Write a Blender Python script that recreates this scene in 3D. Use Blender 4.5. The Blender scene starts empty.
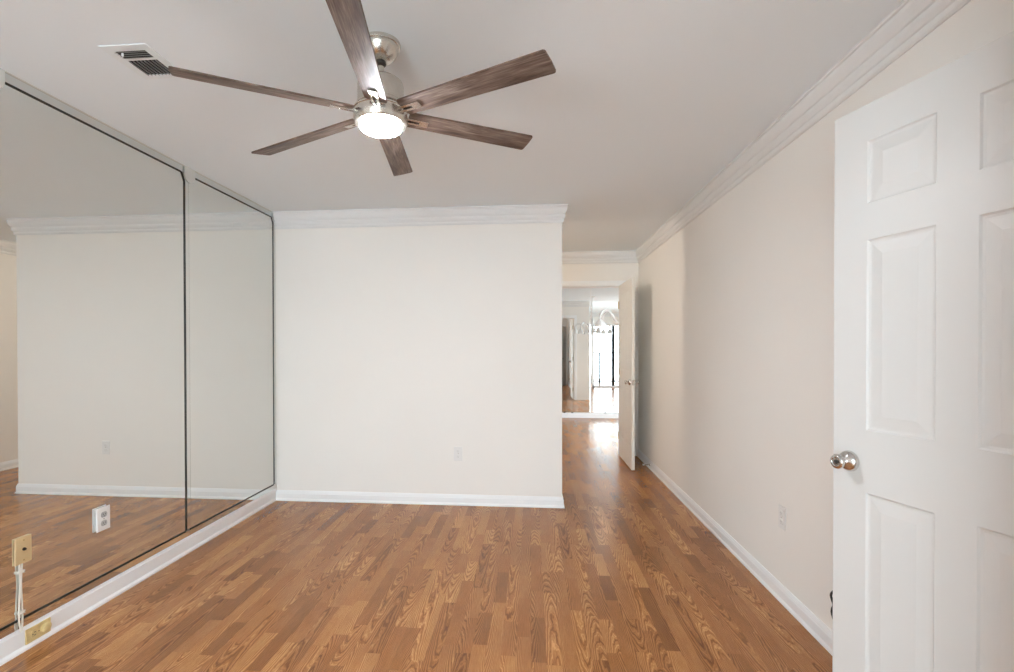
import bpy, bmesh, math, random
from mathutils import Matrix, Vector, Euler

random.seed(7)
SC = bpy.context.scene
COL = SC.collection
PI = math.pi

# ------------------------------------------------------------------ camera
F, CX, CY, YAW, PITCH, ROLL, CAMH = 500.0, 486.5845, 352.0152, 5.0735, -0.4733, 0.0824, 1.2942
cd = bpy.data.cameras.new('camera')
cd.sensor_fit = 'HORIZONTAL'
cd.sensor_width = 36.0
cd.lens = F * 36.0 / 1014.0
cd.shift_x = (507.0 - CX) / 1014.0
cd.shift_y = (CY - 336.0) / 1014.0
cd.clip_start = 0.02
cam = bpy.data.objects.new('camera', cd)
COL.objects.link(cam)
cam.matrix_world = (Matrix.Translation((0, 0, CAMH)) @ Matrix.Rotation(math.radians(YAW), 4, 'Z')
                    @ Matrix.Rotation(math.radians(90 + PITCH), 4, 'X') @ Matrix.Rotation(math.radians(-ROLL), 4, 'Z'))
SC.camera = cam

# ------------------------------------------------------------------ view, world, daylight
SC.view_settings.view_transform = 'Standard'
SC.view_settings.look = 'None'
SC.view_settings.gamma = 1
SC.view_settings.use_curve_mapping = False
SC.view_settings.exposure = 0.06
SC.cycles.max_bounces = 14
SC.cycles.diffuse_bounces = 8
SC.cycles.glossy_bounces = 6
SC.cycles.transparent_max_bounces = 12
SC.cycles.sample_clamp_indirect = 6
SC.cycles.caustics_reflective = True
SC.cycles.caustics_refractive = False

SKY = 15.3
BELOW_HORIZON = 0.9
world = bpy.data.worlds.new('overcast_sky')
SC.world = world
world.use_nodes = True
wn = world.node_tree
wn.nodes.clear()
w_out = wn.nodes.new('ShaderNodeOutputWorld')
w_bg = wn.nodes.new('ShaderNodeBackground')
w_tc = wn.nodes.new('ShaderNodeTexCoord')
w_no = wn.nodes.new('ShaderNodeTexNoise')
w_no.inputs['Scale'].default_value = 5.0
w_no.inputs['Detail'].default_value = 4.0
w_rp = wn.nodes.new('ShaderNodeValToRGB')
w_rp.color_ramp.elements[0].position = 0.35
w_rp.color_ramp.elements[0].color = (0.74, 0.87, 1.0, 1)
w_rp.color_ramp.elements[1].position = 0.65
w_rp.color_ramp.elements[1].color = (0.90, 0.96, 1.0, 1)
wn.links.new(w_tc.outputs['Generated'], w_no.inputs['Vector'])
wn.links.new(w_no.outputs['Fac'], w_rp.inputs['Fac'])
wn.links.new(w_rp.outputs['Color'], w_bg.inputs['Color'])
# glow below the horizon, slightly under sky strength, added to light the ceiling
w_sp = wn.nodes.new('ShaderNodeSeparateXYZ')
wn.links.new(w_tc.outputs['Generated'], w_sp.inputs[0])
w_mr = wn.nodes.new('ShaderNodeMapRange')
for i_, v_ in enumerate((-0.10, 0.06, SKY * BELOW_HORIZON, SKY)):
    w_mr.inputs[i_ + 1].default_value = v_
wn.links.new(w_sp.outputs[2], w_mr.inputs[0])
wn.links.new(w_mr.outputs[0], w_bg.inputs['Strength'])
wn.links.new(w_bg.outputs['Background'], w_out.inputs['Surface'])


def portal(name, loc, rot, sx, sy):
    l = bpy.data.lights.new(name, 'AREA')
    l.shape = 'RECTANGLE'
    l.size, l.size_y = sx, sy
    l.cycles.is_portal = True
    o = bpy.data.objects.new(name, l)
    o.location = loc
    o.rotation_euler = rot
    COL.objects.link(o)
    return o


# room dimensions (metres)
H = 2.44
L, R, B = -2.16, 1.277, 4.078          # mirror plane, right wall, back wall
E = 0.25                               # free end of the back wall
BT = 4.53                              # rear face of the back wall
REAR = -2.6                            # wall behind the camera, holds the added window
HW = 6.10                              # hall end wall with the far door opening
HL = -1.9                              # left end of the hall recess
RT = 1.43                              # outer face of the right wall
DN = 9.37                              # mirrored wall of the far room
LX0, LX1, LY0 = -1.9, 5.4, 2.15        # far room extents

RW = (-2.05, 0.20, 0.06, 2.20)          # unseen window added behind the camera to light the room: x0,x1,z0,z1
BW = (2.0, 4.75, 0.02, 2.06)           # balcony door x0,x1,z0,z1
portal('daylight_portal', ((RW[0] + RW[1]) / 2, REAR - 0.16, (RW[2] + RW[3]) / 2), (PI / 2, 0, PI), RW[1] - RW[0], RW[3] - RW[2])
portal('balcony_portal', ((BW[0] + BW[1]) / 2, LY0 - 0.16, (BW[2] + BW[3]) / 2), (PI / 2, 0, PI), BW[1] - BW[0], BW[3] - BW[2])

FAN_LIGHT = 350.0
HALL_LIGHT = 190.0

# ------------------------------------------------------------------ node and material helpers


class NT:
    """tiny expression builder on a node tree"""

    def __init__(s, mat):
        s.t = mat.node_tree

    def n(s, typ, **kw):
        nd = s.t.nodes.new(typ)
        for k, v in kw.items():
            setattr(nd, k, v)
        return nd

    def put(s, sock, v):
        if isinstance(v, bpy.types.NodeSocket):
            s.t.links.new(v, sock)
        else:
            sock.default_value = v

    def m(s, op, a, b=0.0, c=None):
        nd = s.n('ShaderNodeMath', operation=op)
        s.put(nd.inputs[0], a)
        s.put(nd.inputs[1], b)
        if c is not None:
            s.put(nd.inputs[2], c)
        return nd.outputs[0]

    def xyz(s, x, y, z):
        nd = s.n('ShaderNodeCombineXYZ')
        for i, v in enumerate((x, y, z)):
            s.put(nd.inputs[i], v)
        return nd.outputs[0]

    def noise(s, vec, scale=1.0, detail=2.0, rough=0.5, dist=0.0):
        nd = s.n('ShaderNodeTexNoise')
        s.put(nd.inputs['Vector'], vec)
        nd.inputs['Scale'].default_value = scale
        nd.inputs['Detail'].default_value = detail
        nd.inputs['Roughness'].default_value = rough
        nd.inputs['Distortion'].default_value = dist
        return nd.outputs['Fac']

    def white(s, vec):
        nd = s.n('ShaderNodeTexWhiteNoise', noise_dimensions='3D')
        s.put(nd.inputs['Vector'], vec)
        return nd.outputs['Value']

    def ramp(s, fac, stops):
        nd = s.n('ShaderNodeValToRGB')
        el = nd.color_ramp.elements
        while len(el) < len(stops):
            el.new(0.5)
        for e, (p, c) in zip(el, stops):
            e.position = p
            e.color = (*c, 1)
        s.put(nd.inputs['Fac'], fac)
        return nd.outputs['Color']

    def mix(s, fac, a, b, mode='MIX'):
        nd = s.n('ShaderNodeMix', data_type='RGBA', blend_type=mode)
        s.put(nd.inputs[0], fac)
        s.put(nd.inputs[6], a if isinstance(a, bpy.types.NodeSocket) else (*a, 1))
        s.put(nd.inputs[7], b if isinstance(b, bpy.types.NodeSocket) else (*b, 1))
        return nd.outputs[2]

    def maprange(s, v, a, b, c, d):
        nd = s.n('ShaderNodeMapRange')
        s.put(nd.inputs[0], v)
        for i, q in enumerate((a, b, c, d)):
            nd.inputs[i + 1].default_value = q
        return nd.outputs[0]


def pbr(name, color, rough=0.5, metal=0.0, spec=0.5, var=0.0, vscale=3.0, bump=0.0, bscale=60.0, emit=None):
    m = bpy.data.materials.new(name)
    m.use_nodes = True
    b = m.node_tree.nodes['Principled BSDF']
    b.inputs['Base Color'].default_value = (*color, 1)
    b.inputs['Roughness'].default_value = rough
    b.inputs['Metallic'].default_value = metal
    b.inputs['Specular IOR Level'].default_value = spec
    t = NT(m)
    tc = t.n('ShaderNodeTexCoord')
    if var > 0:
        f = t.noise(tc.outputs['Object'], vscale, 3)
        c0 = tuple(max(0, c * (1 - var)) for c in color)
        c1 = tuple(min(1, c * (1 + var)) for c in color)
        m.node_tree.links.new(t.ramp(f, [(0.3, c0), (0.7, c1)]), b.inputs['Base Color'])
    if bump > 0:
        f = t.noise(tc.outputs['Object'], bscale, 3)
        bn = t.n('ShaderNodeBump')
        bn.inputs['Strength'].default_value = bump
        bn.inputs['Distance'].default_value = 0.002
        m.node_tree.links.new(f, bn.inputs['Height'])
        m.node_tree.links.new(bn.outputs['Normal'], b.inputs['Normal'])
    if emit:
        b.inputs['Emission Color'].default_value = (*emit[0], 1)
        b.inputs['Emission Strength'].default_value = emit[1]
    return m


M = {}
M['ceiling'] = pbr('ceiling_paint', (0.88, 0.943, 0.985), 0.9, spec=0.2, bump=0.05, bscale=25)
M['wall'] = pbr('wall_paint', (0.885, 0.860, 0.822), 0.85, spec=0.2, var=0.012, vscale=1.2, bump=0.04, bscale=120)
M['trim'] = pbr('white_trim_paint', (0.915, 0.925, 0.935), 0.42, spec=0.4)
M['crown'] = pbr('shaded_crown_paint', (0.82, 0.82, 0.815), 0.5, spec=0.3)  # trim white darkened to offset light reaching the crown from below
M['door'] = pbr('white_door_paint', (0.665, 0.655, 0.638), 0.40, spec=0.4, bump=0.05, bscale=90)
M['hall_door'] = pbr('warm_lit_door_paint', (0.84, 0.81, 0.75), 0.42, spec=0.4)  # door white warmed and lightened to show the hall lamp's light
M['plate_white'] = pbr('white_plastic', (0.82, 0.81, 0.79), 0.35)
M['plate_tan'] = pbr('tan_plastic', (0.60, 0.43, 0.23), 0.4)
M['plate_yellow'] = pbr('yellowed_plastic', (0.68, 0.52, 0.25), 0.4, var=0.15, vscale=40)
M['slot'] = pbr('slot_dark', (0.05, 0.045, 0.04), 0.6)
M['greyslot'] = pbr('socket_grey', (0.42, 0.41, 0.40), 0.5)
M['cable_white'] = pbr('white_cable', (0.75, 0.70, 0.62), 0.5)
M['cable_black'] = pbr('black_cable', (0.012, 0.012, 0.012), 0.4)
M['nickel'] = pbr('brushed_nickel', (0.70, 0.67, 0.62), 0.27, metal=1.0, var=0.05, vscale=30)
M['chrome'] = pbr('satin_chrome', (0.70, 0.68, 0.66), 0.16, metal=1.0)
M['darkmetal'] = pbr('dark_metal', (0.05, 0.045, 0.04), 0.4, metal=0.6)
M['seam'] = pbr('bevel_reflection_dark', (0.012, 0.016, 0.014), 0.35)  # black stands in for the dark reflection in the mirror bevel
M['clip'] = pbr('clear_clip_plastic', (0.66, 0.68, 0.66), 0.35)
M['brass'] = pbr('aged_brass', (0.40, 0.28, 0.12), 0.35, metal=1.0)
M['vent_white'] = pbr('vent_white_metal', (0.86, 0.915, 0.94), 0.6)
M['vent_dark'] = pbr('vent_duct_dark', (0.03, 0.03, 0.03), 0.9)
M['vent_slat'] = pbr('vent_slat_grey', (0.32, 0.31, 0.30), 0.6)
M['frame_dark'] = pbr('dark_window_frame', (0.02, 0.022, 0.025), 0.5, spec=0.2)
M['rail'] = pbr('railing_dark_metal', (0.012, 0.013, 0.014), 0.6, spec=0.15)
M['deck'] = pbr('balcony_concrete', (0.55, 0.55, 0.55), 0.9, var=0.1)
M['white_enamel'] = pbr('white_enamel', (0.88, 0.88, 0.87), 0.25)
M['lens'] = pbr('fan_lens', (0.9, 0.9, 0.88), 0.5, emit=((0.94, 0.985, 1.04), FAN_LIGHT))
M['halllens'] = pbr('hall_lamp_glass', (0.9, 0.88, 0.82), 0.5, emit=((1.0, 0.89, 0.75), HALL_LIGHT))
M['bulb'] = pbr('candle_bulb', (1, 1, 0.95), 0.4, emit=((1.0, 0.93, 0.82), 90.0))


def mirror_mat(name, col, rough=0.0):
    m = bpy.data.materials.new(name)
    m.use_nodes = True
    t = m.node_tree
    t.nodes.clear()
    o = t.nodes.new('ShaderNodeOutputMaterial')
    g = t.nodes.new('ShaderNodeBsdfGlossy')
    g.inputs['Color'].default_value = (*col, 1)
    g.inputs['Roughness'].default_value = rough
    t.links.new(g.outputs[0], o.inputs[0])
    return m


M['mirror'] = mirror_mat('mirror_silver', (0.865, 0.885, 0.868))
M['mirror_strip'] = mirror_mat('mirror_bevel', (0.84, 0.86, 0.845), 0.03)
M['mirror_hall'] = mirror_mat('hall_mirror_silver', (0.92, 0.94, 0.93))
M['mirror_bevel'] = mirror_mat('hall_mirror_bevel', (0.95, 0.96, 0.95), 0.06)


def glass_mat():
    m = bpy.data.materials.new('window_glass')
    m.use_nodes = True
    t = m.node_tree
    t.nodes.clear()
    o = t.nodes.new('ShaderNodeOutputMaterial')
    tr = t.nodes.new('ShaderNodeBsdfTransparent')
    tr.inputs['Color'].default_value = (0.95, 0.97, 0.96, 1)
    g = t.nodes.new('ShaderNodeBsdfGlossy')
    g.inputs['Roughness'].default_value = 0.0
    fr = t.nodes.new('ShaderNodeFresnel')
    fr.inputs['IOR'].default_value = 1.45
    mx = t.nodes.new('ShaderNodeMixShader')
    t.links.new(fr.outputs[0], mx.inputs[0])
    t.links.new(tr.outputs[0], mx.inputs[1])
    t.links.new(g.outputs[0], mx.inputs[2])
    t.links.new(mx.outputs[0], o.inputs[0])
    return m


M['glass'] = glass_mat()


def floor_mat():
    m = bpy.data.materials.new('oak_laminate')
    m.use_nodes = True
    b = m.node_tree.nodes['Principled BSDF']
    t = NT(m)
    geo = t.n('ShaderNodeNewGeometry')
    sp = t.n('ShaderNodeSeparateXYZ')
    m.node_tree.links.new(geo.outputs['Position'], sp.inputs[0])
    x, y = sp.outputs[0], sp.outputs[1]
    SW, SL = 0.0635, 0.40
    u = t.m('DIVIDE', x, SW)
    row = t.m('FLOOR', u)
    fu = t.m('SUBTRACT', t.m('FRACT', u), 0.5)
    roff = t.white(t.xyz(row, 3.7, 1.0))
    v = t.m('ADD', t.m('DIVIDE', y, SL), t.m('MULTIPLY', roff, 7.0))
    # uneven strip lengths: bend the running coordinate
    v = t.m('ADD', v, t.m('MULTIPLY', t.m('SINE', t.m('MULTIPLY', v, 2.3)), 0.28))
    cel = t.m('FLOOR', v)
    fv = t.m('FRACT', v)
    r1 = t.white(t.xyz(row, cel, 11.0))
    r2 = t.white(t.xyz(row, cel, 23.0))
    r3 = t.white(t.xyz(row, cel, 37.0))
    r4 = t.white(t.xyz(row, cel, 51.0))
    # grain field
    warp = t.noise(t.xyz(t.m('MULTIPLY', x, 13.0), t.m('MULTIPLY', y, 2.6), t.m('MULTIPLY', r2, 40.0)), 1.0, 2.5, 0.55)
    warp2 = t.noise(t.xyz(t.m('MULTIPLY', x, 60.0), t.m('MULTIPLY', y, 12.0), t.m('MULTIPLY', r3, 30.0)), 1.0, 2, 0.5)
    X = t.m('ADD', fu, t.m('MULTIPLY', t.m('SUBTRACT', r1, 0.5), 2.3))
    X2 = t.m('MULTIPLY', X, X)
    sgn = t.m('SIGN', t.m('SUBTRACT', r4, 0.5))
    g = t.m('ADD', t.m('MULTIPLY', X2, 6.5), t.m('MULTIPLY', t.m('MULTIPLY', fv, sgn), 3.6))
    g = t.m('ADD', g, t.m('MULTIPLY', warp, 2.4))
    g = t.m('ADD', g, t.m('MULTIPLY', warp2, 0.8))
    saw = t.m('FRACT', g)
    tri = t.m('ABSOLUTE', t.m('SUBTRACT', t.m('MULTIPLY', saw, 2.0), 1.0))
    line = t.m('POWER', tri, 1.8)
    saw2 = t.m('FRACT', t.m('MULTIPLY', t.m('ADD', g, t.m('MULTIPLY', warp2, 0.9)), 2.6))
    line2 = t.m('ABSOLUTE', t.m('SUBTRACT', t.m('MULTIPLY', saw2, 2.0), 1.0))
    pores = t.noise(t.xyz(t.m('MULTIPLY', x, 420.0), t.m('MULTIPLY', y, 14.0), t.m('MULTIPLY', r2, 9.0)), 1.0, 2, 0.6)
    blotch = t.noise(t.xyz(t.m('MULTIPLY', x, 9.0), t.m('MULTIPLY', y, 3.0), r1), 1.0, 2)
    fac = t.m('ADD', t.m('ADD', t.m('MULTIPLY', line, 0.42), t.m('MULTIPLY', line2, 0.26)), t.m('MULTIPLY', pores, 0.42))
    fac = t.m('ADD', fac, t.m('MULTIPLY', t.m('SUBTRACT', blotch, 0.5), 0.30))
    fac = t.m('ADD', fac, t.m('MULTIPLY', t.m('SUBTRACT', r3, 0.5), 0.26))
    col = t.ramp(fac, [(0.10, (0.63, 0.315, 0.118)), (0.38, (0.41, 0.172, 0.053)), (0.66, (0.245, 0.090, 0.025)), (1.0, (0.125, 0.040, 0.012))])
    # strip tone
    tone = t.ramp(r2, [(0.0, (0.70, 0.65, 0.62)), (0.20, (0.92, 0.91, 0.90)), (1.0, (1.06, 1.06, 1.06))])
    col = t.mix(1.0, col, tone, 'MULTIPLY')
    # joints
    ju = t.m('GREATER_THAN', t.m('ABSOLUTE', fu), 0.488)
    jv = t.m('GREATER_THAN', t.m('ABSOLUTE', t.m('SUBTRACT', fv, 0.5)), 0.4965)
    j = t.m('MULTIPLY', t.m('MAXIMUM', ju, jv), 0.16)
    col = t.mix(j, col, (0.12, 0.05, 0.02))
    m.node_tree.links.new(col, b.inputs['Base Color'])
    rn = t.maprange(pores, 0.3, 0.7, 0.17, 0.27)
    m.node_tree.links.new(rn, b.inputs['Roughness'])
    b.inputs['Specular IOR Level'].default_value = 0.34
    bn = t.n('ShaderNodeBump')
    bn.inputs['Strength'].default_value = 0.06
    bn.inputs['Distance'].default_value = 0.001
    m.node_tree.links.new(pores, bn.inputs['Height'])
    m.node_tree.links.new(bn.outputs['Normal'], b.inputs['Normal'])
    return m


M['floor'] = floor_mat()


def blade_mat():
    """weathered barn-wood laminate; grain runs along the blade's own X axis"""
    m = bpy.data.materials.new('fan_blade_wood')
    m.use_nodes = True
    b = m.node_tree.nodes['Principled BSDF']
    t = NT(m)
    tc = t.n('ShaderNodeTexCoord')
    sp = t.n('ShaderNodeSeparateXYZ')
    m.node_tree.links.new(tc.outputs['Object'], sp.inputs[0])
    x, y = sp.outputs[0], sp.outputs[1]
    a = t.noise(t.xyz(t.m('MULTIPLY', x, 5.0), t.m('MULTIPLY', y, 44.0), 0.3), 1.0, 5, 0.65, 0.5)
    c = t.noise(t.xyz(t.m('MULTIPLY', x, 14.0), t.m('MULTIPLY', y, 260.0), 1.3), 1.0, 2)
    f = t.m('ADD', t.m('MULTIPLY', a, 0.75), t.m('MULTIPLY', c, 0.3))
    col = t.ramp(f, [(0.34, (0.020, 0.011, 0.007)), (0.46, (0.085, 0.050, 0.035)), (0.57, (0.160, 0.108, 0.083)), (0.74, (0.33, 0.265, 0.23))])
    m.node_tree.links.new(col, b.inputs['Base Color'])
    b.inputs['Roughness'].default_value = 0.52
    return m


M['blade'] = blade_mat()

# ------------------------------------------------------------------ mesh helpers


def new_bm():
    return bmesh.new()


def add_box(bm, x0, x1, y0, y1, z0, z1, mat=None):
    vs = [bm.verts.new(p) for p in ((x0, y0, z0), (x1, y0, z0), (x1, y1, z0), (x0, y1, z0),
                                    (x0, y0, z1), (x1, y0, z1), (x1, y1, z1), (x0, y1, z1))]
    if mat is not None:
        for v in vs:
            v.co = mat @ v.co
    for f in ((0, 3, 2, 1), (4, 5, 6, 7), (0, 1, 5, 4), (1, 2, 6, 5), (2, 3, 7, 6), (3, 0, 4, 7)):
        bm.faces.new([vs[i] for i in f])


def add_prism(bm, pts, d0, d1, axis='x', mat=None):
    """extrude a 2-D outline; axis x: pts=(y,z); y: pts=(x,z); z: pts=(x,y)"""
    def P(p, d):
        v = {'x': (d, p[0], p[1]), 'y': (p[0], d, p[1]), 'z': (p[0], p[1], d)}[axis]
        v = Vector(v)
        return mat @ v if mat is not None else v
    a = [bm.verts.new(P(p, d0)) for p in pts]
    b = [bm.verts.new(P(p, d1)) for p in pts]
    n = len(pts)
    bm.faces.new(a[::-1])
    bm.faces.new(b)
    for i in range(n):
        bm.faces.new((a[i], a[(i + 1) % n], b[(i + 1) % n], b[i]))


def add_lathe(bm, prof, mat=None, seg=32, cap=True):
    """prof: (r, h) along local +Z"""
    rings = []
    for r, h in prof:
        ring = []
        for k in range(seg):
            a = 2 * PI * k / seg
            v = Vector((r * math.cos(a), r * math.sin(a), h))
            ring.append(bm.verts.new(mat @ v if mat is not None else v))
        rings.append(ring)
    for q in range(len(rings) - 1):
        for k in range(seg):
            bm.faces.new((rings[q][k], rings[q][(k + 1) % seg], rings[q + 1][(k + 1) % seg], rings[q + 1][k]))
    if cap:
        bm.faces.new(rings[0][::-1])
        bm.faces.new(rings[-1])


def smooth_path(pts, sub=6):
    P = [Vector(p) for p in pts]
    out = []
    for i in range(len(P) - 1):
        p0, p1, p2, p3 = P[max(i - 1, 0)], P[i], P[i + 1], P[min(i + 2, len(P) - 1)]
        for s in range(sub):
            t = s / sub
            out.append(0.5 * ((2 * p1) + (-p0 + p2) * t + (2 * p0 - 5 * p1 + 4 * p2 - p3) * t * t + (-p0 + 3 * p1 - 3 * p2 + p3) * t ** 3))
    out.append(P[-1])
    return out


def add_tube(bm, pts, r, seg=10):
    pts = [Vector(p) for p in pts]
    rings = []
    up = Vector((0.123, 0.321, 0.94)).normalized()
    for i, p in enumerate(pts):
        d = (pts[min(i + 1, len(pts) - 1)] - pts[max(i - 1, 0)]).normalized()
        a = d.cross(up)
        if a.length < 0.05:
            a = d.cross(Vector((1, 0, 0)))
        a.normalize()
        b = a.cross(d)
        rr = r[i] if isinstance(r, (list, tuple)) else r
        rings.append([bm.verts.new(p + rr * (math.cos(2 * PI * k / seg) * a + math.sin(2 * PI * k / seg) * b)) for k in range(seg)])
    for q in range(len(rings) - 1):
        for k in range(seg):
            bm.faces.new((rings[q][k], rings[q][(k + 1) % seg], rings[q + 1][(k + 1) % seg], rings[q + 1][k]))
    bm.faces.new(rings[0][::-1])
    bm.faces.new(rings[-1])


def add_sweep(bm, prof, path):
    """prof: (offset into the room, z) closed outline; path: plan points, room on the right-hand side"""
    n = len(path)
    rings = []
    for i in range(n):
        p = Vector(path[i])
        d0 = (Vector(path[i]) - Vector(path[i - 1])).normalized() if i > 0 else None
        d1 = (Vector(path[i + 1]) - Vector(path[i])).normalized() if i < n - 1 else None
        n0 = Vector((d0.y, -d0.x)) if d0 else None
        n1 = Vector((d1.y, -d1.x)) if d1 else None
        if n0 is None:
            off = n1
        elif n1 is None:
            off = n0
        else:
            s = n0 + n1
            off = s / (1 + n0.dot(n1))
        rings.append([bm.verts.new((p.x + off.x * o, p.y + off.y * o, z)) for o, z in prof])
    k = len(prof)
    for i in range(n - 1):
        for j in range(k):
            bm.faces.new((rings[i][j], rings[i][(j + 1) % k], rings[i + 1][(j + 1) % k], rings[i + 1][j]))
    bm.faces.new(rings[0])
    bm.faces.new(rings[-1][::-1])


def obj(name, bm, mat, parent=None, bevel=0.0, smooth=False, seg=2, matrix=None):
    bmesh.ops.recalc_face_normals(bm, faces=bm.faces)
    me = bpy.data.meshes.new(name)
    bm.to_mesh(me)
    bm.free()
    o = bpy.data.objects.new(name, me)
    COL.objects.link(o)
    me.materials.append(M[mat])
    if parent is not None:
        o.parent = parent
    if matrix is not None:
        o.matrix_local = matrix
    if bevel > 0:
        md = o.modifiers.new('edge', 'BEVEL')
        md.width = bevel
        md.segments = seg
        md.limit_method = 'ANGLE'
        md.angle_limit = math.radians(35)
    if smooth:
        for p in me.polygons:
            p.use_smooth = True
        try:
            me.set_sharp_from_angle(angle=math.radians(38))
        except Exception:
            pass
    return o


def thing(name, label, cat, matrix=None, group=None):
    o = bpy.data.objects.new(name, None)
    o.empty_display_size = 0.05
    COL.objects.link(o)
    if matrix is not None:
        o.matrix_world = matrix
    o['label'], o['category'] = label, cat
    if group:
        o['group'] = group
    return o


def tag(o, label, cat, group=None):
    o['label'], o['category'] = label, cat
    if group:
        o['group'] = group
    return o


def struct(name, bm, mat, **kw):
    o = obj(name, bm, mat, **kw)
    o['kind'] = 'structure'
    return o


def T(x, y, z):
    return Matrix.Translation((x, y, z))


def RZ(a):
    return Matrix.Rotation(math.radians(a), 4, 'Z')


# ------------------------------------------------------------------ room shell
TH = 0.14
bm = new_bm(); add_box(bm, L - 0.3, LX1 + 0.2, REAR - 0.2, DN + 0.2, -0.10, 0.0)
struct('floor', bm, 'floor')
bm = new_bm(); add_box(bm, L - 0.3, LX1 + 0.2, REAR - 0.2, DN + 0.2, H, H + 0.12)
struct('ceiling', bm, 'ceiling')
bm = new_bm(); add_box(bm, L, E, B, BT, 0, H)
struct('wall_back', bm, 'wall')
bm = new_bm(); add_box(bm, L - 0.17, L - 0.022, REAR, BT, 0, H)
struct('wall_left', bm, 'wall')
bm = new_bm(); add_box(bm, R, RT, REAR, HW + 0.12, 0, H)
struct('wall_right', bm, 'wall')
# unseen wall behind the camera with the window added for light
bm = new_bm()
add_box(bm, L - 0.17, RW[0], REAR - TH, REAR, 0, H)
add_box(bm, RW[1], RT, REAR - TH, REAR, 0, H)
add_box(bm, RW[0], RW[1], REAR - TH, REAR, 0, RW[2])
add_box(bm, RW[0], RW[1], REAR - TH, REAR, RW[3], H)
struct('wall_rear', bm, 'wall')
bm = new_bm()
yf = REAR - 0.09
xm = (RW[0] + RW[1]) / 2
for x0, x1, z0, z1 in ((RW[0], RW[0] + 0.05, RW[2], RW[3]), (RW[1] - 0.05, RW[1], RW[2], RW[3]),
                       (RW[0], RW[1], RW[2], RW[2] + 0.05), (RW[0], RW[1], RW[3] - 0.05, RW[3]),
                       (xm - 0.03, xm + 0.03, RW[2], RW[3])):
    add_box(bm, x0, x1, yf - 0.03, yf + 0.03, z0, z1)
w1 = struct('window_rear_added', bm, 'trim', bevel=0.004)
bm = new_bm(); add_box(bm, RW[0] + 0.04, RW[1] - 0.04, yf - 0.003, yf + 0.003, RW[2] + 0.04, RW[3] - 0.04)
obj('pane', bm, 'glass', w1)

# hall recess and the far room
bm = new_bm(); add_box(bm, HL - 0.12, HL, BT, HW, 0, H)
struct('wall_hall_left', bm, 'wall')
DO = (0.28, 1.068, 2.035)              # far door opening x0, x1, height
bm = new_bm()
add_box(bm, HL - 0.12, DO[0], HW, HW + 0.12, 0, H)
add_box(bm, DO[1], R, HW, HW + 0.12, 0, H)
add_box(bm, DO[0], DO[1], HW, HW + 0.12, DO[2], H)
struct('wall_hall_end', bm, 'wall')
bm = new_bm(); add_box(bm, LX0 - 0.12, LX0, HW + 0.12, DN, 0, H)
struct('wall_far_left', bm, 'wall')
SW3 = (3.9, 8.3, 0.3, 2.15)            # unseen side window added to brighten the far room: y0,y1,z0,z1
bm = new_bm()
add_box(bm, LX1, LX1 + 0.12, LY0 - 0.12, SW3[0], 0, H)
add_box(bm, LX1, LX1 + 0.12, SW3[1], DN, 0, H)
add_box(bm, LX1, LX1 + 0.12, SW3[0], SW3[1], 0, SW3[2])
add_box(bm, LX1, LX1 + 0.12, SW3[0], SW3[1], SW3[3], H)
struct('wall_far_right', bm, 'wall')
bm = new_bm()
for y0, y1, z0, z1 in ((SW3[0], SW3[0] + 0.05, SW3[2], SW3[3]), (SW3[1] - 0.05, SW3[1], SW3[2], SW3[3]), (SW3[0], SW3[1], SW3[2], SW3[2] + 0.05),
                       (SW3[0], SW3[1], SW3[3] - 0.05, SW3[3]), (6.07, 6.13, SW3[2], SW3[3])):
    add_box(bm, LX1 + 0.04, LX1 + 0.10, y0, y1, z0, z1)
w3 = struct('window_side_added', bm, 'trim')
bm = new_bm(); add_box(bm, LX1 + 0.067, LX1 + 0.073, SW3[0] + 0.04, SW3[1] - 0.04, SW3[2] + 0.04, SW3[3] - 0.04)
obj('pane', bm, 'glass', w3)
portal('side_portal', (LX1 + 0.16, (SW3[0] + SW3[1]) / 2, (SW3[2] + SW3[3]) / 2), (0, PI / 2, 0), SW3[3] - SW3[2], SW3[1] - SW3[0])
bm = new_bm(); add_box(bm, LX0 - 0.12, LX1 + 0.12, DN, DN + 0.12, 0, H)
struct('wall_far_end', bm, 'wall')
bm = new_bm()
add_box(bm, RT, BW[0], LY0 - 0.12, LY0, 0, H)
add_box(bm, BW[1], LX1, LY0 - 0.12, LY0, 0, H)
add_box(bm, BW[0], BW[1], LY0 - 0.12, LY0, BW[3], H)
struct('wall_balcony', bm, 'wall')
bm = new_bm()
yb = LY0 - 0.06
for x0, x1, z0, z1 in ((BW[0], BW[0] + 0.06, 0, BW[3]), (BW[1] - 0.06, BW[1], 0, BW[3]), (BW[0], BW[1], BW[3] - 0.06, BW[3]),
                       (BW[0], BW[1], 0, 0.05)):
    add_box(bm, x0, x1, yb - 0.03, yb + 0.03, z0, z1)
w2 = struct('window_2', bm, 'trim')
for x0, x1 in ((2.63, 2.72), (3.75, 3.81)):
    bm = new_bm(); add_box(bm, x0, x1, yb - 0.025, yb + 0.028, 0.05, BW[3] - 0.06)
    obj('mullion', bm, 'frame_dark', w2)
bm = new_bm(); add_box(bm, BW[0] + 0.05, BW[1] - 0.05, yb - 0.003, yb + 0.003, 0.04, BW[3] - 0.05)
obj('pane', bm, 'glass', w2)
bm = new_bm(); add_box(bm, RT, LX1 + 0.12, LY0 - 1.7, LY0 - 0.12, -0.12, -0.02)
struct('floor_balcony', bm, 'deck')

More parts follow.
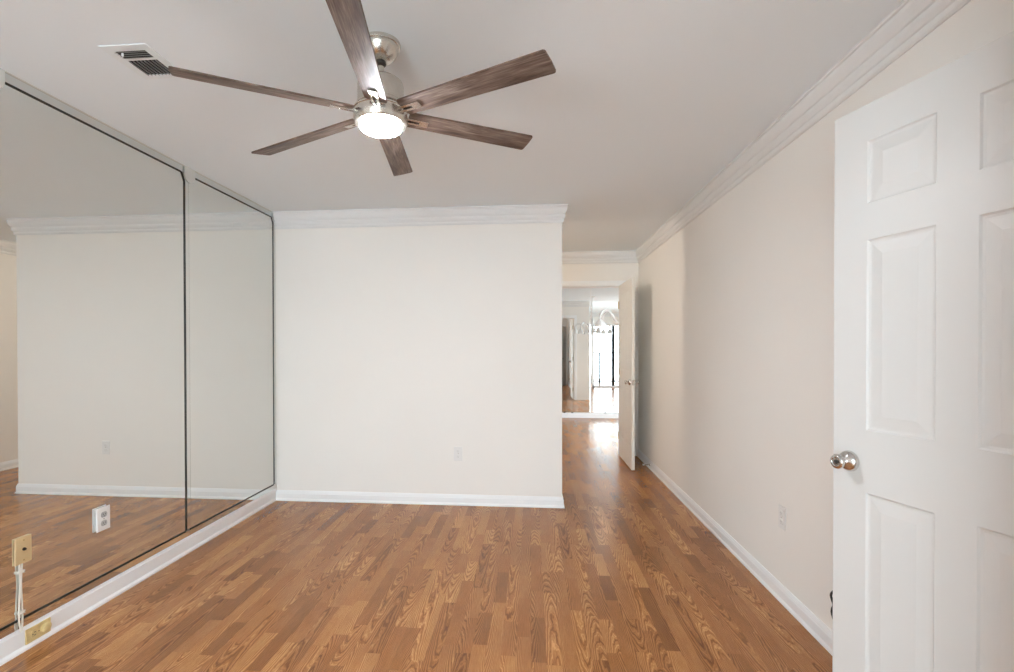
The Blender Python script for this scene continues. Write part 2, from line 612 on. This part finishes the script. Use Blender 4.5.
# crown mouldings
CROWN = [(0, H), (0.047, H), (0.047, H - 0.010), (0.039, H - 0.012), (0.039, H - 0.018), (0.043, H - 0.021), (0.043, H - 0.031), (0.037, H - 0.050),
         (0.028, H - 0.066), (0.020, H - 0.069), (0.020, H - 0.075), (0.026, H - 0.079), (0.025, H - 0.091), (0.017, H - 0.106), (0.010, H - 0.109),
         (0.010, H - 0.115), (0.015, H - 0.118), (0.013, H - 0.130), (0.006, H - 0.137), (0, H - 0.137)]
bm = new_bm(); add_sweep(bm, CROWN, [(L, B), (E, B), (E, BT), (HL, BT)])
struct('trim_1', bm, 'crown')
bm = new_bm(); add_sweep(bm, CROWN, [(HL, HW), (R, HW), (R, REAR)])
struct('trim_2', bm, 'crown')
bm = new_bm(); add_sweep(bm, CROWN, [(RT, LY0), (RT, HW + 0.12), (LX0, HW + 0.12)])
struct('trim_3', bm, 'crown')
bm = new_bm(); add_sweep(bm, CROWN, [(LX1, LY0), (RT, LY0)])
struct('trim_4', bm, 'crown')

# baseboards
BASE = [(0, 0), (0.019, 0), (0.019, 0.010), (0.015, 0.016), (0.0125, 0.020), (0.0125, 0.060), (0.010, 0.066), (0.010, 0.070), (0.007, 0.078), (0.005, 0.086), (0, 0.086)]
bm = new_bm(); add_sweep(bm, BASE, [(L + 0.001, B), (E, B), (E, BT), (HL, BT)])
struct('baseboard_back', bm, 'trim')
bm = new_bm(); add_sweep(bm, BASE, [(R, HW), (R, 1.02)])
struct('baseboard_right', bm, 'trim')
bm = new_bm(); add_sweep(bm, BASE, [(HL, HW), (DO[0] - 0.06, HW)])
struct('baseboard_hall', bm, 'trim')
LB = 0.105
LBASE = [(0, 0), (0.026, 0), (0.026, 0.010), (0.021, 0.018), (0.018, 0.022), (0.018, 0.086), (0.014, 0.094), (0.010, LB), (0, LB)]
bm = new_bm(); add_sweep(bm, [(o - 0.02, z) for o, z in LBASE], [(L, REAR), (L, B)])
struct('baseboard_left', bm, 'trim')

# far door casing (architrave round the opening)
bm = new_bm()
CW, CT = 0.06, 0.016
add_box(bm, DO[0] - CW, DO[0], HW - CT, HW, 0, DO[2] + CW)
add_box(bm, DO[1], DO[1] + CW, HW - CT, HW, 0, DO[2] + CW)
add_box(bm, DO[0], DO[1], HW - CT, HW, DO[2], DO[2] + CW)
add_box(bm, DO[0], DO[0] + 0.012, HW, HW + 0.12, 0, DO[2])
add_box(bm, DO[1] - 0.004, DO[1], HW, HW + 0.12, 0, DO[2])
add_box(bm, DO[0], DO[1], HW, HW + 0.12, DO[2] - 0.012, DO[2])
yc = HW + 0.12
add_box(bm, DO[0] - CW, DO[0], yc, yc + CT, 0, DO[2] + CW)
add_box(bm, DO[1], DO[1] + CW, yc, yc + CT, 0, DO[2] + CW)
add_box(bm, DO[0], DO[1], yc, yc + CT, DO[2], DO[2] + CW)
struct('trim_5', bm, 'trim', bevel=0.003)
# unseen stub added to block window light above the near door; holds its jamb
bm = new_bm(); add_box(bm, 0.93, R, 0.88, 1.00, 0, H)
struct('wall_shade_stub', bm, 'wall')
bm = new_bm(); add_box(bm, 0.91, 0.93, 0.87, 1.01, 0, H); add_box(bm, 0.93, 1.17, 1.0, 1.012, 0, 2.09)
struct('trim_6', bm, 'trim', bevel=0.003)

# ------------------------------------------------------------------ six-panel doors


def panel_door_bm(W, Z0, Z1, t, cols, rows):
    bm = new_bm()
    xs = [0] + [c for p in cols for c in p] + [W]
    zs = [Z0] + [c for p in rows for c in p] + [Z1]
    for side in (0, 1):
        y0 = 0.0 if side == 0 else t
        s = 1 if side == 0 else -1
        for i in range(len(xs) - 1):
            for j in range(len(zs) - 1):
                a, b, c, d = xs[i], xs[i + 1], zs[j], zs[j + 1]
                if i % 2 == 1 and j % 2 == 1:
                    prev = None
                    for inset, dep in ((0, 0), (0.005, 0.0040), (0.012, 0.0050), (0.018, 0.0045), (0.044, 0.0014), (0.047, 0.0009)):
                        ring = [bm.verts.new((px, y0 + s * dep, pz)) for px, pz in ((a + inset, c + inset), (b - inset, c + inset), (b - inset, d - inset), (a + inset, d - inset))]
                        if prev:
                            for k in range(4):
                                bm.faces.new((prev[k], prev[(k + 1) % 4], ring[(k + 1) % 4], ring[k]))
                        prev = ring
                    bm.faces.new(prev)
                else:
                    bm.faces.new([bm.verts.new((px, y0, pz)) for px, pz in ((a, c), (b, c), (b, d), (a, d))])
    for x in (0, W):
        for j in range(len(zs) - 1):
            bm.faces.new([bm.verts.new(p) for p in ((x, 0, zs[j]), (x, t, zs[j]), (x, t, zs[j + 1]), (x, 0, zs[j + 1]))])
    for z in (Z0, Z1):
        for i in range(len(xs) - 1):
            bm.faces.new([bm.verts.new(p) for p in ((xs[i], 0, z), (xs[i + 1], 0, z), (xs[i + 1], t, z), (xs[i], t, z))])
    bmesh.ops.remove_doubles(bm, verts=bm.verts, dist=0.00005)
    return bm


KNOB = [(0.0310, 0.0), (0.0325, 0.003), (0.0320, 0.008), (0.0285, 0.015), (0.0215, 0.021), (0.0135, 0.0245), (0.0105, 0.028), (0.0105, 0.034), (0.0135, 0.037),
        (0.0190, 0.0395), (0.0225, 0.044), (0.0232, 0.049), (0.0215, 0.0535), (0.0175, 0.0565), (0.0145, 0.0565), (0.0125, 0.054), (0.0120, 0.053), (0.0070, 0.053)]


def door_hardware(d, kx, kz, t, W):
    """knobs on both faces, latch plate on the free edge and hinges at the other"""
    for s in (0, 1):
        mt = T(kx, 0, kz) @ Matrix.Rotation(PI / 2, 4, 'X') if s == 0 else T(kx, t, kz) @ Matrix.Rotation(-PI / 2, 4, 'X')
        bm = new_bm(); add_lathe(bm, KNOB, mt, 40)
        k = obj('door_knob', bm, 'chrome', d, smooth=True)
        bm = new_bm(); add_lathe(bm, [(0.0068, 0.051), (0.0068, 0.0558), (0.0045, 0.0568), (0.003, 0.0550)], mt, 20)
        obj('lock_button', bm, 'darkmetal', k, smooth=True)
    bm = new_bm(); add_box(bm, -0.0015, 0.001, t / 2 - 0.012, t / 2 + 0.012, kz - 0.028, kz + 0.028)
    obj('latch_plate', bm, 'chrome', d)
    for hz in (0.25, 1.02, 1.80):
        bm = new_bm(); add_lathe(bm, [(0.006, hz - 0.045), (0.006, hz + 0.045)], T(W + 0.004, -0.004, 0), 12)
        obj('hinge', bm, 'brass', d, smooth=True)


W1 = 0.707
bm = panel_door_bm(W1, 0.012, 2.03, 0.035, [(0.111, 0.305), (0.402, 0.596)], [(0.245, 0.852), (1.042, 1.620), (1.729, 1.918)])
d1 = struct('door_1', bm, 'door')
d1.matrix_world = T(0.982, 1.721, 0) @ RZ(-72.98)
door_hardware(d1, 0.060, 0.938, 0.035, W1)
tag(d1, 'white six-panel door standing open beside the right wall, silver knob', 'door')

# far door: free edge towards the camera, hinged on the hall end wall
W2 = 0.745
bm = panel_door_bm(W2, 0.012, 2.03, 0.034, [(0.115, 0.315), (0.430, 0.630)], [(0.245, 0.852), (1.042, 1.620), (1.729, 1.918)])
d2 = struct('door_2', bm, 'hall_door')
# local x runs from the free edge (near) to the hinge (far): world +Y, face 0 looks to -X
d2.matrix_world = T(1.0465, 5.335, 0) @ RZ(90) @ Matrix.Scale(-1, 4, (0, 1, 0))
for v in d2.data.polygons:
    v.flip()
door_hardware(d2, 0.060, 0.93, 0.034, W2)
tag(d2, 'far white panel door open against the right wall at the hall end', 'door')

# ------------------------------------------------------------------ mirrored left wall


def ring_prism(bm, outer, inner, d0, d1):
    n = len(outer)
    V = [[bm.verts.new((d, p[0], p[1])) for p in lst] for d in (d0, d1) for lst in (outer, inner)]
    o0, i0, o1, i1 = V
    for k in range(n):
        q = (k + 1) % n
        bm.faces.new((o1[k], o1[q], i1[q], i1[k]))
        bm.faces.new((o0[k], i0[k], i0[q], o0[q]))
        bm.faces.new((o0[k], o0[q], o1[q], o1[k]))
        bm.faces.new((i0[k], i1[k], i1[q], i0[q]))


ZT, ZB = 2.384, 0.150


def mirror_panel(y0, y1, label):
    """y0..y1 is the full pitch: pane, dark edge line, then a narrow bevelled strip at the far side"""
    ys = y1 - 0.050
    t = thing('wall_mirror', label, 'mirror', T(L, y0, 0), 'mirror panels on the left wall')
    p = lambda y: y - y0
    cy, cz = 0.024, 0.046
    outline = [(p(y0), ZB), (p(ys), ZB), (p(ys), ZT - cz), (p(ys) - cy, ZT), (p(y0), ZT)]
    bm = new_bm(); add_prism(bm, outline, -0.006, 0.0, 'x')
    obj('mirror_pane', bm, 'mirror', t)
    # dark reflection of the bevel, put in as an L-shaped black band along bottom, far side, corner and top
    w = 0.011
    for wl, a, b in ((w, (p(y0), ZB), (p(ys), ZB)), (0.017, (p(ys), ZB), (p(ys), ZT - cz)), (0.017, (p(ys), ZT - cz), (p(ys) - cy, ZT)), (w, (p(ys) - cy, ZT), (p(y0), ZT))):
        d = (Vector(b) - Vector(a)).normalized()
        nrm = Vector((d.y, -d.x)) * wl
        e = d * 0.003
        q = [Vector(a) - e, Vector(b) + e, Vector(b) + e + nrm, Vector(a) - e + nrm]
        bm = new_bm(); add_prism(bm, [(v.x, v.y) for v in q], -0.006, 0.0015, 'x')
        obj('bevel_reflection_line', bm, 'seam', t)
    bm = new_bm(); add_prism(bm, [(p(y0), ZT + w), (p(y1), ZT + w), (p(y1), H - 0.002), (p(y0), H - 0.002)], -0.008, -0.003, 'x')
    obj('top_strip', bm, 'mirror_strip', t)
    bm = new_bm(); add_prism(bm, [(p(ys) + 0.017, ZB), (p(y1), ZB), (p(y1), ZT), (p(ys) + 0.017, ZT)], -0.006, -0.0005, 'x')
    obj('side_strip', bm, 'mirror_strip', t)
    bm = new_bm(); add_prism(bm, [(p(y0), LB), (p(y1), LB), (p(y1), ZB - w), (p(y0), ZB - w)], -0.008, -0.003, 'x')
    obj('bottom_strip', bm, 'mirror_strip', t)
    # thin grey ceiling channel
    bm = new_bm(); add_box(bm, -0.006, 0.003, 0, p(y1), H - 0.004, H - 0.0005)
    obj('ceiling_channel', bm, 'clip', t)
    return t


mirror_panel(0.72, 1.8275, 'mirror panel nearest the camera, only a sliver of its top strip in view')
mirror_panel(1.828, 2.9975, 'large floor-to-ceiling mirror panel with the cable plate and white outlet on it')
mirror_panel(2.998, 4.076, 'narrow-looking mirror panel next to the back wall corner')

# rounded clips at the top where two panels meet
for cy, hw, lab in ((1.833, 0.052, 'half-hidden mirror clip at the far left end of the top strip'), (3.006, 0.050, 'rounded clip hanging over the seam between the two mirrors'),
                    (4.052, 0.021, 'small clip at the top mirror corner beside the back wall')):
    zc = ZT + 0.010
    pts = [(-hw, H - 0.004), (-hw, zc)]
    for k in range(1, 12):
        a = PI + PI * k / 12
        pts.append((hw * math.cos(a), zc + 0.052 * math.sin(a)))
    pts += [(hw, zc), (hw, H - 0.004)]
    t = thing('mirror_clip', lab, 'clip', T(L, cy, 0), 'mirror clips at the ceiling')
    bm = new_bm(); add_prism(bm, pts, 0.0018, 0.0042, 'x')
    obj('clip_plate', bm, 'clip', t, bevel=0.001)
    bm = new_bm(); add_lathe(bm, [(0.006, 0.0040), (0.006, 0.0052), (0.003, 0.0060)], T(0, 0, H - 0.03) @ Matrix.Rotation(PI / 2, 4, 'Y'), 14)
    obj('screw', bm, 'clip', t, smooth=True)

# ------------------------------------------------------------------ wall plates


def duplex(name, label, matrix, mat='plate_white', slot='greyslot', depth=0.006, w=0.072, h=0.116, group=None, rnd=None):
    """outlet plate in local x (width) z (height), front looks to local -Y"""
    t = thing(name, label, 'outlet', matrix, group)
    bm = new_bm(); add_box(bm, -w / 2, w / 2, -depth, 0, -h / 2, h / 2)
    obj('cover_plate', bm, mat, t, bevel=0.003)
    for s in (1, -1):
        pts = []
        for k in range(24):
            a = 2 * PI * k / 24
            pts.append((0.0175 * math.cos(a), max(-0.0135, min(0.0135, 0.0175 * math.sin(a))) + s * 0.0215))
        bm = new_bm(); add_prism(bm, pts, -depth - 0.0025, -depth + 0.001, 'y')
        r = obj('receptacle', bm, rnd or mat, t, bevel=0.001)
        for sx, hh in ((-0.0065, 0.0085), (0.0065, 0.0075)):
            bm = new_bm(); add_box(bm, sx - 0.0012, sx + 0.0012, -depth - 0.0032, -depth - 0.002, s * 0.0215 + 0.002 - hh / 2, s * 0.0215 + 0.002 + hh / 2)
            obj('slot', bm, slot, r)
        bm = new_bm(); add_lathe(bm, [(0.0024, 0), (0.0024, 0.0012)], T(0, -depth - 0.002, s * 0.0215 - 0.0075) @ Matrix.Rotation(PI / 2, 4, 'X'), 10)
        obj('ground_hole', bm, slot, r)
    bm = new_bm(); add_lathe(bm, [(0.0032, 0), (0.0028, 0.0012)], T(0, -depth + 0.0005, 0) @ Matrix.Rotation(PI / 2, 4, 'X'), 12)
    obj('screw', bm, 'chrome', t)
    return t


duplex('wall_outlet', 'white duplex outlet low on the plain back wall', T(-0.598, B, 0.423))
duplex('wall_outlet', 'white duplex outlet on the right wall, left of the open door', T(R, 2.663, 0.428) @ RZ(-90))
# outlet on the mirror: thick plate on an extension ring
t = duplex('wall_outlet', 'white duplex outlet fixed on the mirror surface', T(L + 0.007, 2.334, 0.436) @ RZ(90), 'plate_white', 'slot', 0.007, 0.078, 0.118, rnd='greyslot')
bm = new_bm(); add_box(bm, -0.034, 0.034, -0.002, 0.0065, -0.052, 0.052)
obj('extension_ring', bm, 'plate_white', t)

# tan cable plate on the mirror
t = thing('cable_plate', 'tan wall plate with a centre jack on the mirror, cables below it', 'wall plate', T(L + 0.001, 1.939, 0.437) @ RZ(90))
bm = new_bm(); add_box(bm, -0.035, 0.035, -0.008, 0, -0.057, 0.057)
obj('cover_plate', bm, 'plate_tan', t, bevel=0.003)
bm = new_bm(); add_lathe(bm, [(0.0065, 0), (0.0065, 0.004), (0.0045, 0.004), (0.0045, 0.009), (0.002, 0.009)], T(0, -0.0078, 0.004) @ Matrix.Rotation(PI / 2, 4, 'X'), 16)
obj('jack', bm, 'darkmetal', t, smooth=True)
for z in (0.042, -0.042):
    bm = new_bm(); add_lathe(bm, [(0.0038, 0), (0.003, 0.0015)], T(0, -0.0078, z) @ Matrix.Rotation(PI / 2, 4, 'X'), 12)
    obj('screw', bm, 'brass', t)

# two cables down to the baseboard, with two clips
GC = 'cables below the tan plate'
for dy, txt, wob in ((-0.006, 'nearer pale cable running down the mirror from tan plate', 0.004), (0.005, 'farther pale cable running down the mirror from tan plate', -0.003)):
    c = thing('cable', txt, 'cable', T(L, 1.926 + dy, 0), GC)
    bm = new_bm()
    add_tube(bm, smooth_path([(0.008, 0.0, 0.382), (0.0065, wob, 0.30), (0.0065, 0.0, 0.22), (0.0065, -wob * 0.5, 0.15), (0.008, wob * 0.5, 0.112), (0.008, wob, 0.095)]), 0.0036, 8)
    obj('sheath', bm, 'cable_white', c, smooth=True)
for z, txt in ((0.347, 'upper small pale cable clip under the tan plate'), (0.175, 'lower small pale cable clip above the baseboard')):
    k = thing('cable_clip', txt, 'clip', T(L, 1.926, z), 'cable clips on the mirror')
    bm = new_bm(); add_box(bm, 0.0, 0.0125, -0.011, 0.016, -0.0055, 0.0055)
    obj('clip_body', bm, 'cable_white', k, bevel=0.002)
    bm = new_bm(); add_lathe(bm, [(0.003, 0), (0.0025, 0.003)], T(0.0120, 0.0125, 0) @ Matrix.Rotation(PI / 2, 4, 'Y'), 10)
    obj('nail_head', bm, 'chrome', k)

# yellowed outlet lying on its side in the baseboard
xb = L + 0.018 - 0.02 + 0.0005
t = duplex('baseboard_outlet', 'yellowed outlet plate set sideways in the white baseboard', T(xb, 2.005, 0.054) @ RZ(90) @ Matrix.Rotation(PI / 2, 4, 'Y'), 'plate_yellow', 'slot', 0.006, 0.064, 0.112)
bm = new_bm(); add_lathe(bm, [(0.021, 0), (0.021, 0.006), (0.016, 0.010), (0.006, 0.011)], T(0, -0.0085, 0.030) @ Matrix.Rotation(PI / 2, 4, 'X'), 24)
obj('socket_cap', bm, 'plate_yellow', t, smooth=True)

# black cable looping out of the right wall beside the door
c = thing('coax_cable', 'short black cable looping out of the wall behind the white door', 'cable', T(R, 2.2, 0.2))
bm = new_bm()
add_tube(bm, smooth_path([(0.0, -0.16, 0.10), (-0.012, -0.06, 0.095), (-0.014, -0.005, 0.080), (-0.014, 0.026, 0.048), (-0.013, 0.010, 0.014), (-0.013, 0.020, -0.010), (-0.013, 0.018, -0.032), (-0.012, -0.01, -0.060), (-0.010, -0.08, -0.085)]), 0.0050, 10)
obj('sheath', bm, 'cable_black', c, smooth=True)
bm = new_bm(); add_lathe(bm, [(0.006, 0), (0.006, 0.012), (0.003, 0.016)], T(-0.010, -0.08, -0.085) @ Matrix.Rotation(PI / 2, 4, 'X'), 12)
obj('connector', bm, 'chrome', c)

# spring door stop at the foot of the right wall, behind the far door
t = thing('door_stop', 'small metal door stop on the baseboard behind the far open door', 'door stop', T(R - 0.012, 5.46, 0.045))
bm = new_bm(); add_lathe(bm, [(0.013, 0), (0.012, 0.004), (0.006, 0.008), (0.005, 0.060)], Matrix.Rotation(-PI / 2, 4, 'Y'), 16)
obj('spring', bm, 'chrome', t, smooth=True)
bm = new_bm(); add_lathe(bm, [(0.007, 0.058), (0.009, 0.062), (0.009, 0.074), (0.006, 0.078)], Matrix.Rotation(-PI / 2, 4, 'Y'), 16)
obj('rubber_tip', bm, 'plate_white', t, smooth=True)

# ------------------------------------------------------------------ ceiling vent
VX0, VX1, VY0, VY1 = -1.632, -1.440, 1.765, 1.998
t = thing('ceiling_vent', 'white ceiling air register with two dark louvre banks', 'vent', T(0, 0, 0))
t.location = (VX0, VY0, H)
vw, vh = VX1 - VX0, VY1 - VY0
A = (0.034, 0.160, 0.036, 0.086)
Bk = (0.034, 0.160, 0.098, 0.202)
bm = new_bm()
zf, zb = -0.004, -0.0005
xs = [0, A[0], A[1], vw]
ysv = [0, A[2], A[3], Bk[2], Bk[3], vh]
for i in range(3):
    for j in range(5):
        if i == 1 and j in (1, 3):
            continue
        add_box(bm, xs[i], xs[i + 1], ysv[j], ysv[j + 1], zf, zb)
bmesh.ops.remove_doubles(bm, verts=bm.verts, dist=1e-5)
obj('frame', bm, 'vent_white', t)
bm = new_bm(); add_box(bm, A[0], A[1], A[2], Bk[3], -0.0010, -0.0003)
obj('duct_opening', bm, 'vent_dark', t)
for k in range(4):
    y = A[2] + 0.006 + k * 0.0125
    bm = new_bm()
    mt = T((A[0] + A[1]) / 2, y, -0.0048) @ Matrix.Rotation(math.radians(30), 4, 'X')
    add_box(bm, -(A[1] - A[0]) / 2, (A[1] - A[0]) / 2, -0.0055, 0.0055, -0.0006, 0.0006, mt)
    obj('slat', bm, 'vent_slat', t)
for k in range(8):
    x = Bk[0] + 0.008 + k * 0.0157
    bm = new_bm()
    mt = T(x, (Bk[2] + Bk[3]) / 2, -0.0052) @ Matrix.Rotation(math.radians(62), 4, 'Y')
    add_box(bm, -0.0042, 0.0042, -(Bk[3] - Bk[2]) / 2, (Bk[3] - Bk[2]) / 2 - 0.002, -0.0006, 0.0006, mt)
    obj('slat', bm, 'vent_slat', t)
bm = new_bm(); add_lathe(bm, [(0.004, 0), (0.004, -0.010), (0.002, -0.012)], T(A[0] + 0.024, A[2] + 0.012, -0.004), 10)
obj('lever', bm, 'vent_white', t)

# ------------------------------------------------------------------ ceiling fan
FX, FY = -0.563, 1.848
fan = thing('ceiling_fan', 'six-blade ceiling fan with dark wood blades and a lit round lamp', 'ceiling fan', T(FX, FY, 0))
bm = new_bm()
add_lathe(bm, [(0.060, H - 0.0005), (0.074, H - 0.001), (0.0755, H - 0.008), (0.074, H - 0.014), (0.069, H - 0.016), (0.069, H - 0.021), (0.066, H - 0.030), (0.056, H - 0.050), (0.040, H - 0.065), (0.025, H - 0.072), (0.016, H - 0.073)], None, 40)
obj('canopy', bm, 'nickel', fan, smooth=True)
bm = new_bm(); add_lathe(bm, [(0.010, H - 0.062), (0.020, H - 0.072), (0.021, H - 0.080), (0.013, H - 0.088)], None, 24)
obj('hanger_ball', bm, 'darkmetal', fan, smooth=True)
bm = new_bm(); add_lathe(bm, [(0.0125, 2.372), (0.0125, 2.318), (0.020, 2.315), (0.022, 2.306)], None, 24)
obj('downrod', bm, 'nickel', fan, smooth=True)
bm = new_bm()
add_lathe(bm, [(0.022, 2.309), (0.045, 2.306), (0.074, 2.298), (0.083, 2.289), (0.085, 2.280), (0.085, 2.215), (0.088, 2.212), (0.088, 2.203), (0.080, 2.199), (0.050, 2.196)], None, 48)
obj('motor_housing', bm, 'nickel', fan, smooth=True)
bm = new_bm()
add_lathe(bm, [(0.050, 2.200), (0.096, 2.192), (0.100, 2.188), (0.100, 2.184), (0.097, 2.182), (0.097, 2.170), (0.100, 2.168), (0.100, 2.142), (0.094, 2.134), (0.078, 2.131)], None, 48)
ring = obj('light_kit', bm, 'nickel', fan, smooth=True)
bm = new_bm()
add_lathe(bm, [(0.077, 2.136), (0.0775, 2.126), (0.0755, 2.119), (0.071, 2.115), (0.050, 2.112), (0.020, 2.1112)], None, 48)
obj('lamp_lens', bm, 'lens', fan, smooth=True)

BZ = 2.172
blades = [(-25.2, 0.690), (30.0, 0.635), (97.0, 0.645), (153.6, 0.735), (211.0, 0.675), (278.2, 0.690)]
PITCHB = math.radians(-13)


def blade_outline(r):
    pts = []
    x0, x1, w0, w1, c = 0.105, r, 0.041, 0.049, 0.008
    pts += [(x0, -w0 + 0.006), (x0 + 0.008, -w0)]
    pts += [(x1 - c, -w1), (x1 - c * 0.3, -w1 + c * 0.3), (x1, -w1 + c)]
    pts += [(x1 + 0.002, 0)]
    pts += [(x1, w1 - c), (x1 - c * 0.3, w1 - c * 0.3), (x1 - c, w1)]
    pts += [(x0 + 0.008, w0), (x0, w0 - 0.006)]
    return pts


for ang, r in blades:
    mt = T(0, 0, BZ) @ RZ(ang) @ Matrix.Rotation(PITCHB, 4, 'X')
    bm = new_bm(); add_prism(bm, blade_outline(r), 0.000, 0.007, 'z')
    bl = obj('blade', bm, 'blade', fan, bevel=0.0015, matrix=mt)
    # forked blade iron under the blade: two prongs with a slot, a bridge and a stem to the hub
    out = [(0.075, -0.013), (0.105, -0.0155), (0.185, -0.0155), (0.185, 0.0155), (0.105, 0.0155), (0.075, 0.013)]
    slot = [(0.100, -0.004), (0.115, -0.0055), (0.150, -0.0055), (0.150, 0.0055), (0.115, 0.0055), (0.100, 0.004)]
    bm = new_bm()
    n = len(out)
    lay = [[bm.verts.new((x, y, z)) for x, y in pl] for z in (-0.006, -0.0003) for pl in (out, slot)]
    for k in range(n):
        q = (k + 1) % n
        bm.faces.new((lay[0][k], lay[1][k], lay[1][q], lay[0][q]))
        bm.faces.new((lay[2][k], lay[2][q], lay[3][q], lay[3][k]))
        bm.faces.new((lay[0][k], lay[0][q], lay[2][q], lay[2][k]))
        bm.faces.new((lay[1][k], lay[3][k], lay[3][q], lay[1][q]))
    br = obj('blade_bracket', bm, 'nickel', bl, bevel=0.0012)

# ------------------------------------------------------------------ hall ceiling lamp (round the corner, lights the recess)
t = thing('hall_lamp', 'flush warm ceiling lamp in the hall recess behind the back wall', 'ceiling lamp', T(-0.35, 4.645, 0))
bm = new_bm(); add_lathe(bm, [(0.075, H - 0.0005), (0.085, H - 0.004), (0.085, H - 0.022), (0.080, H - 0.026)], None, 32)
obj('lamp_base', bm, 'nickel', t, smooth=True)
bm = new_bm(); add_lathe(bm, [(0.077, H - 0.024), (0.075, H - 0.045), (0.062, H - 0.068), (0.040, H - 0.082), (0.012, H - 0.088)], None, 32)
obj('lamp_shade', bm, 'halllens', t, smooth=True)

# ------------------------------------------------------------------ mirrored end wall of the far room
bm = new_bm(); add_sweep(bm, [(0, 0), (0.045, 0), (0.045, 0.065), (0.038, 0.075), (0.038, 0.085), (0, 0.085)], [(-1.2, DN), (2.6, DN)])
struct('trim_7', bm, 'trim')
for x0, x1, lab in ((-0.10, 1.10, 'end-wall mirror panel on the left of the seam, showing the doorway'), (1.10, 2.30, 'end-wall mirror panel right of the seam, showing the balcony door')):
    t = thing('bevelled_mirror', lab, 'mirror', T(x0, DN, 0), 'bevelled mirrors in the far room')
    w = x1 - x0 - 0.003
    z0, z1 = 0.086, H - 0.02
    bw = 0.016
    bm = new_bm(); add_box(bm, bw, w - bw, -0.0045, -0.002, z0 + bw, z1 - bw)
    obj('mirror_pane', bm, 'mirror_hall', t)
    bm = new_bm()
    o4 = [(0, z0), (w, z0), (w, z1), (0, z1)]
    i4 = [(bw, z0 + bw), (w - bw, z0 + bw), (w - bw, z1 - bw), (bw, z1 - bw)]
    vo = [bm.verts.new((x, -0.003, z)) for x, z in o4]
    vi = [bm.verts.new((x, -0.0045, z)) for x, z in i4]
    vb = [bm.verts.new((x, -0.001, z)) for x, z in o4]
    for k in range(4):
        bm.faces.new((vo[k], vo[(k + 1) % 4], vi[(k + 1) % 4], vi[k]))
        bm.faces.new((vb[k], vb[(k + 1) % 4], vo[(k + 1) % 4], vo[k]))
    obj('bevel', bm, 'mirror_bevel', t)
    for cx in (w * 0.22 if x0 > 0 else w * 0.60, w * 0.50 if x0 > 0 else w * 0.72):
        bm = new_bm(); add_box(bm, cx - 0.018, cx + 0.018, -0.014, -0.003, z0 - 0.004, z0 + 0.018)
        obj('mirror_clip', bm, 'darkmetal', t, bevel=0.002)

# ------------------------------------------------------------------ chandelier in the far room
t = thing('chandelier', 'white scroll-arm chandelier hanging beyond the far doorway', 'chandelier', T(1.36, 7.45, 0))
bm = new_bm(); add_lathe(bm, [(0.06, H - 0.001), (0.062, H - 0.010), (0.03, H - 0.03), (0.008, H - 0.036)], None, 24)
obj('canopy', bm, 'white_enamel', t, smooth=True)
bm = new_bm(); add_tube(bm, [(0, 0, H - 0.03), (0, 0, 1.98)], 0.005, 8)
obj('chain', bm, 'white_enamel', t)
bm = new_bm(); add_lathe(bm, [(0.008, 2.00), (0.022, 1.97), (0.014, 1.93), (0.030, 1.86), (0.016, 1.78), (0.042, 1.70), (0.05, 1.66), (0.02, 1.61), (0.012, 1.57), (0.02, 1.55), (0.004, 1.53)], None, 24)
obj('column', bm, 'white_enamel', t, smooth=True)
for k in range(6):
    a = 2 * PI * k / 6 + 0.3
    ca, sa = math.cos(a), math.sin(a)
    pts = [(0.02, 1.67), (0.08, 1.645), (0.14, 1.68), (0.19, 1.76), (0.25, 1.825), (0.32, 1.83), (0.375, 1.78), (0.385, 1.70)]
    bm = new_bm(); add_tube(bm, smooth_path([(r * ca, r * sa, z) for r, z in pts], 5), 0.016, 8)
    arm = obj('arm', bm, 'white_enamel', t, smooth=True)
    mt = T(0.385 * ca, 0.385 * sa, 0)
    bm = new_bm(); add_lathe(bm, [(0.018, 1.715), (0.022, 1.70), (0.045, 1.675), (0.062, 1.635), (0.068, 1.600), (0.064, 1.600), (0.042, 1.668), (0.016, 1.695)], mt, 18)
    obj('bell_shade', bm, 'white_enamel', arm, smooth=True)
    bm = new_bm(); add_lathe(bm, [(0.010, 1.700), (0.022, 1.665), (0.026, 1.635), (0.018, 1.612), (0.004, 1.605)], mt, 14)
    obj('bulb', bm, 'bulb', arm, smooth=True)

# ------------------------------------------------------------------ balcony railing
RY = LY0 - 1.55
t = thing('balcony_railing', 'dark metal balcony railing seen in the end-wall mirror', 'railing', T(RT, RY, -0.02))
rl = LX1 - RT
for z, nm in ((1.12, 'top_rail'), (0.10, 'bottom_rail')):
    bm = new_bm(); add_box(bm, 0.02, rl, -0.02, 0.02, z, z + 0.04)
    obj(nm, bm, 'rail', t, bevel=0.004)
for k in range(5):
    bm = new_bm(); add_box(bm, 0.03 + k * 0.95, 0.08 + k * 0.95, -0.025, 0.025, 0, 1.14)
    obj('post', bm, 'rail', t, bevel=0.004)
for k in range(19):
    x = 0.03 + k * 0.2
    bm = new_bm(); add_box(bm, x + 0.095, x + 0.113, -0.009, 0.009, 0.14, 1.12)
    obj('baluster', bm, 'rail', t)
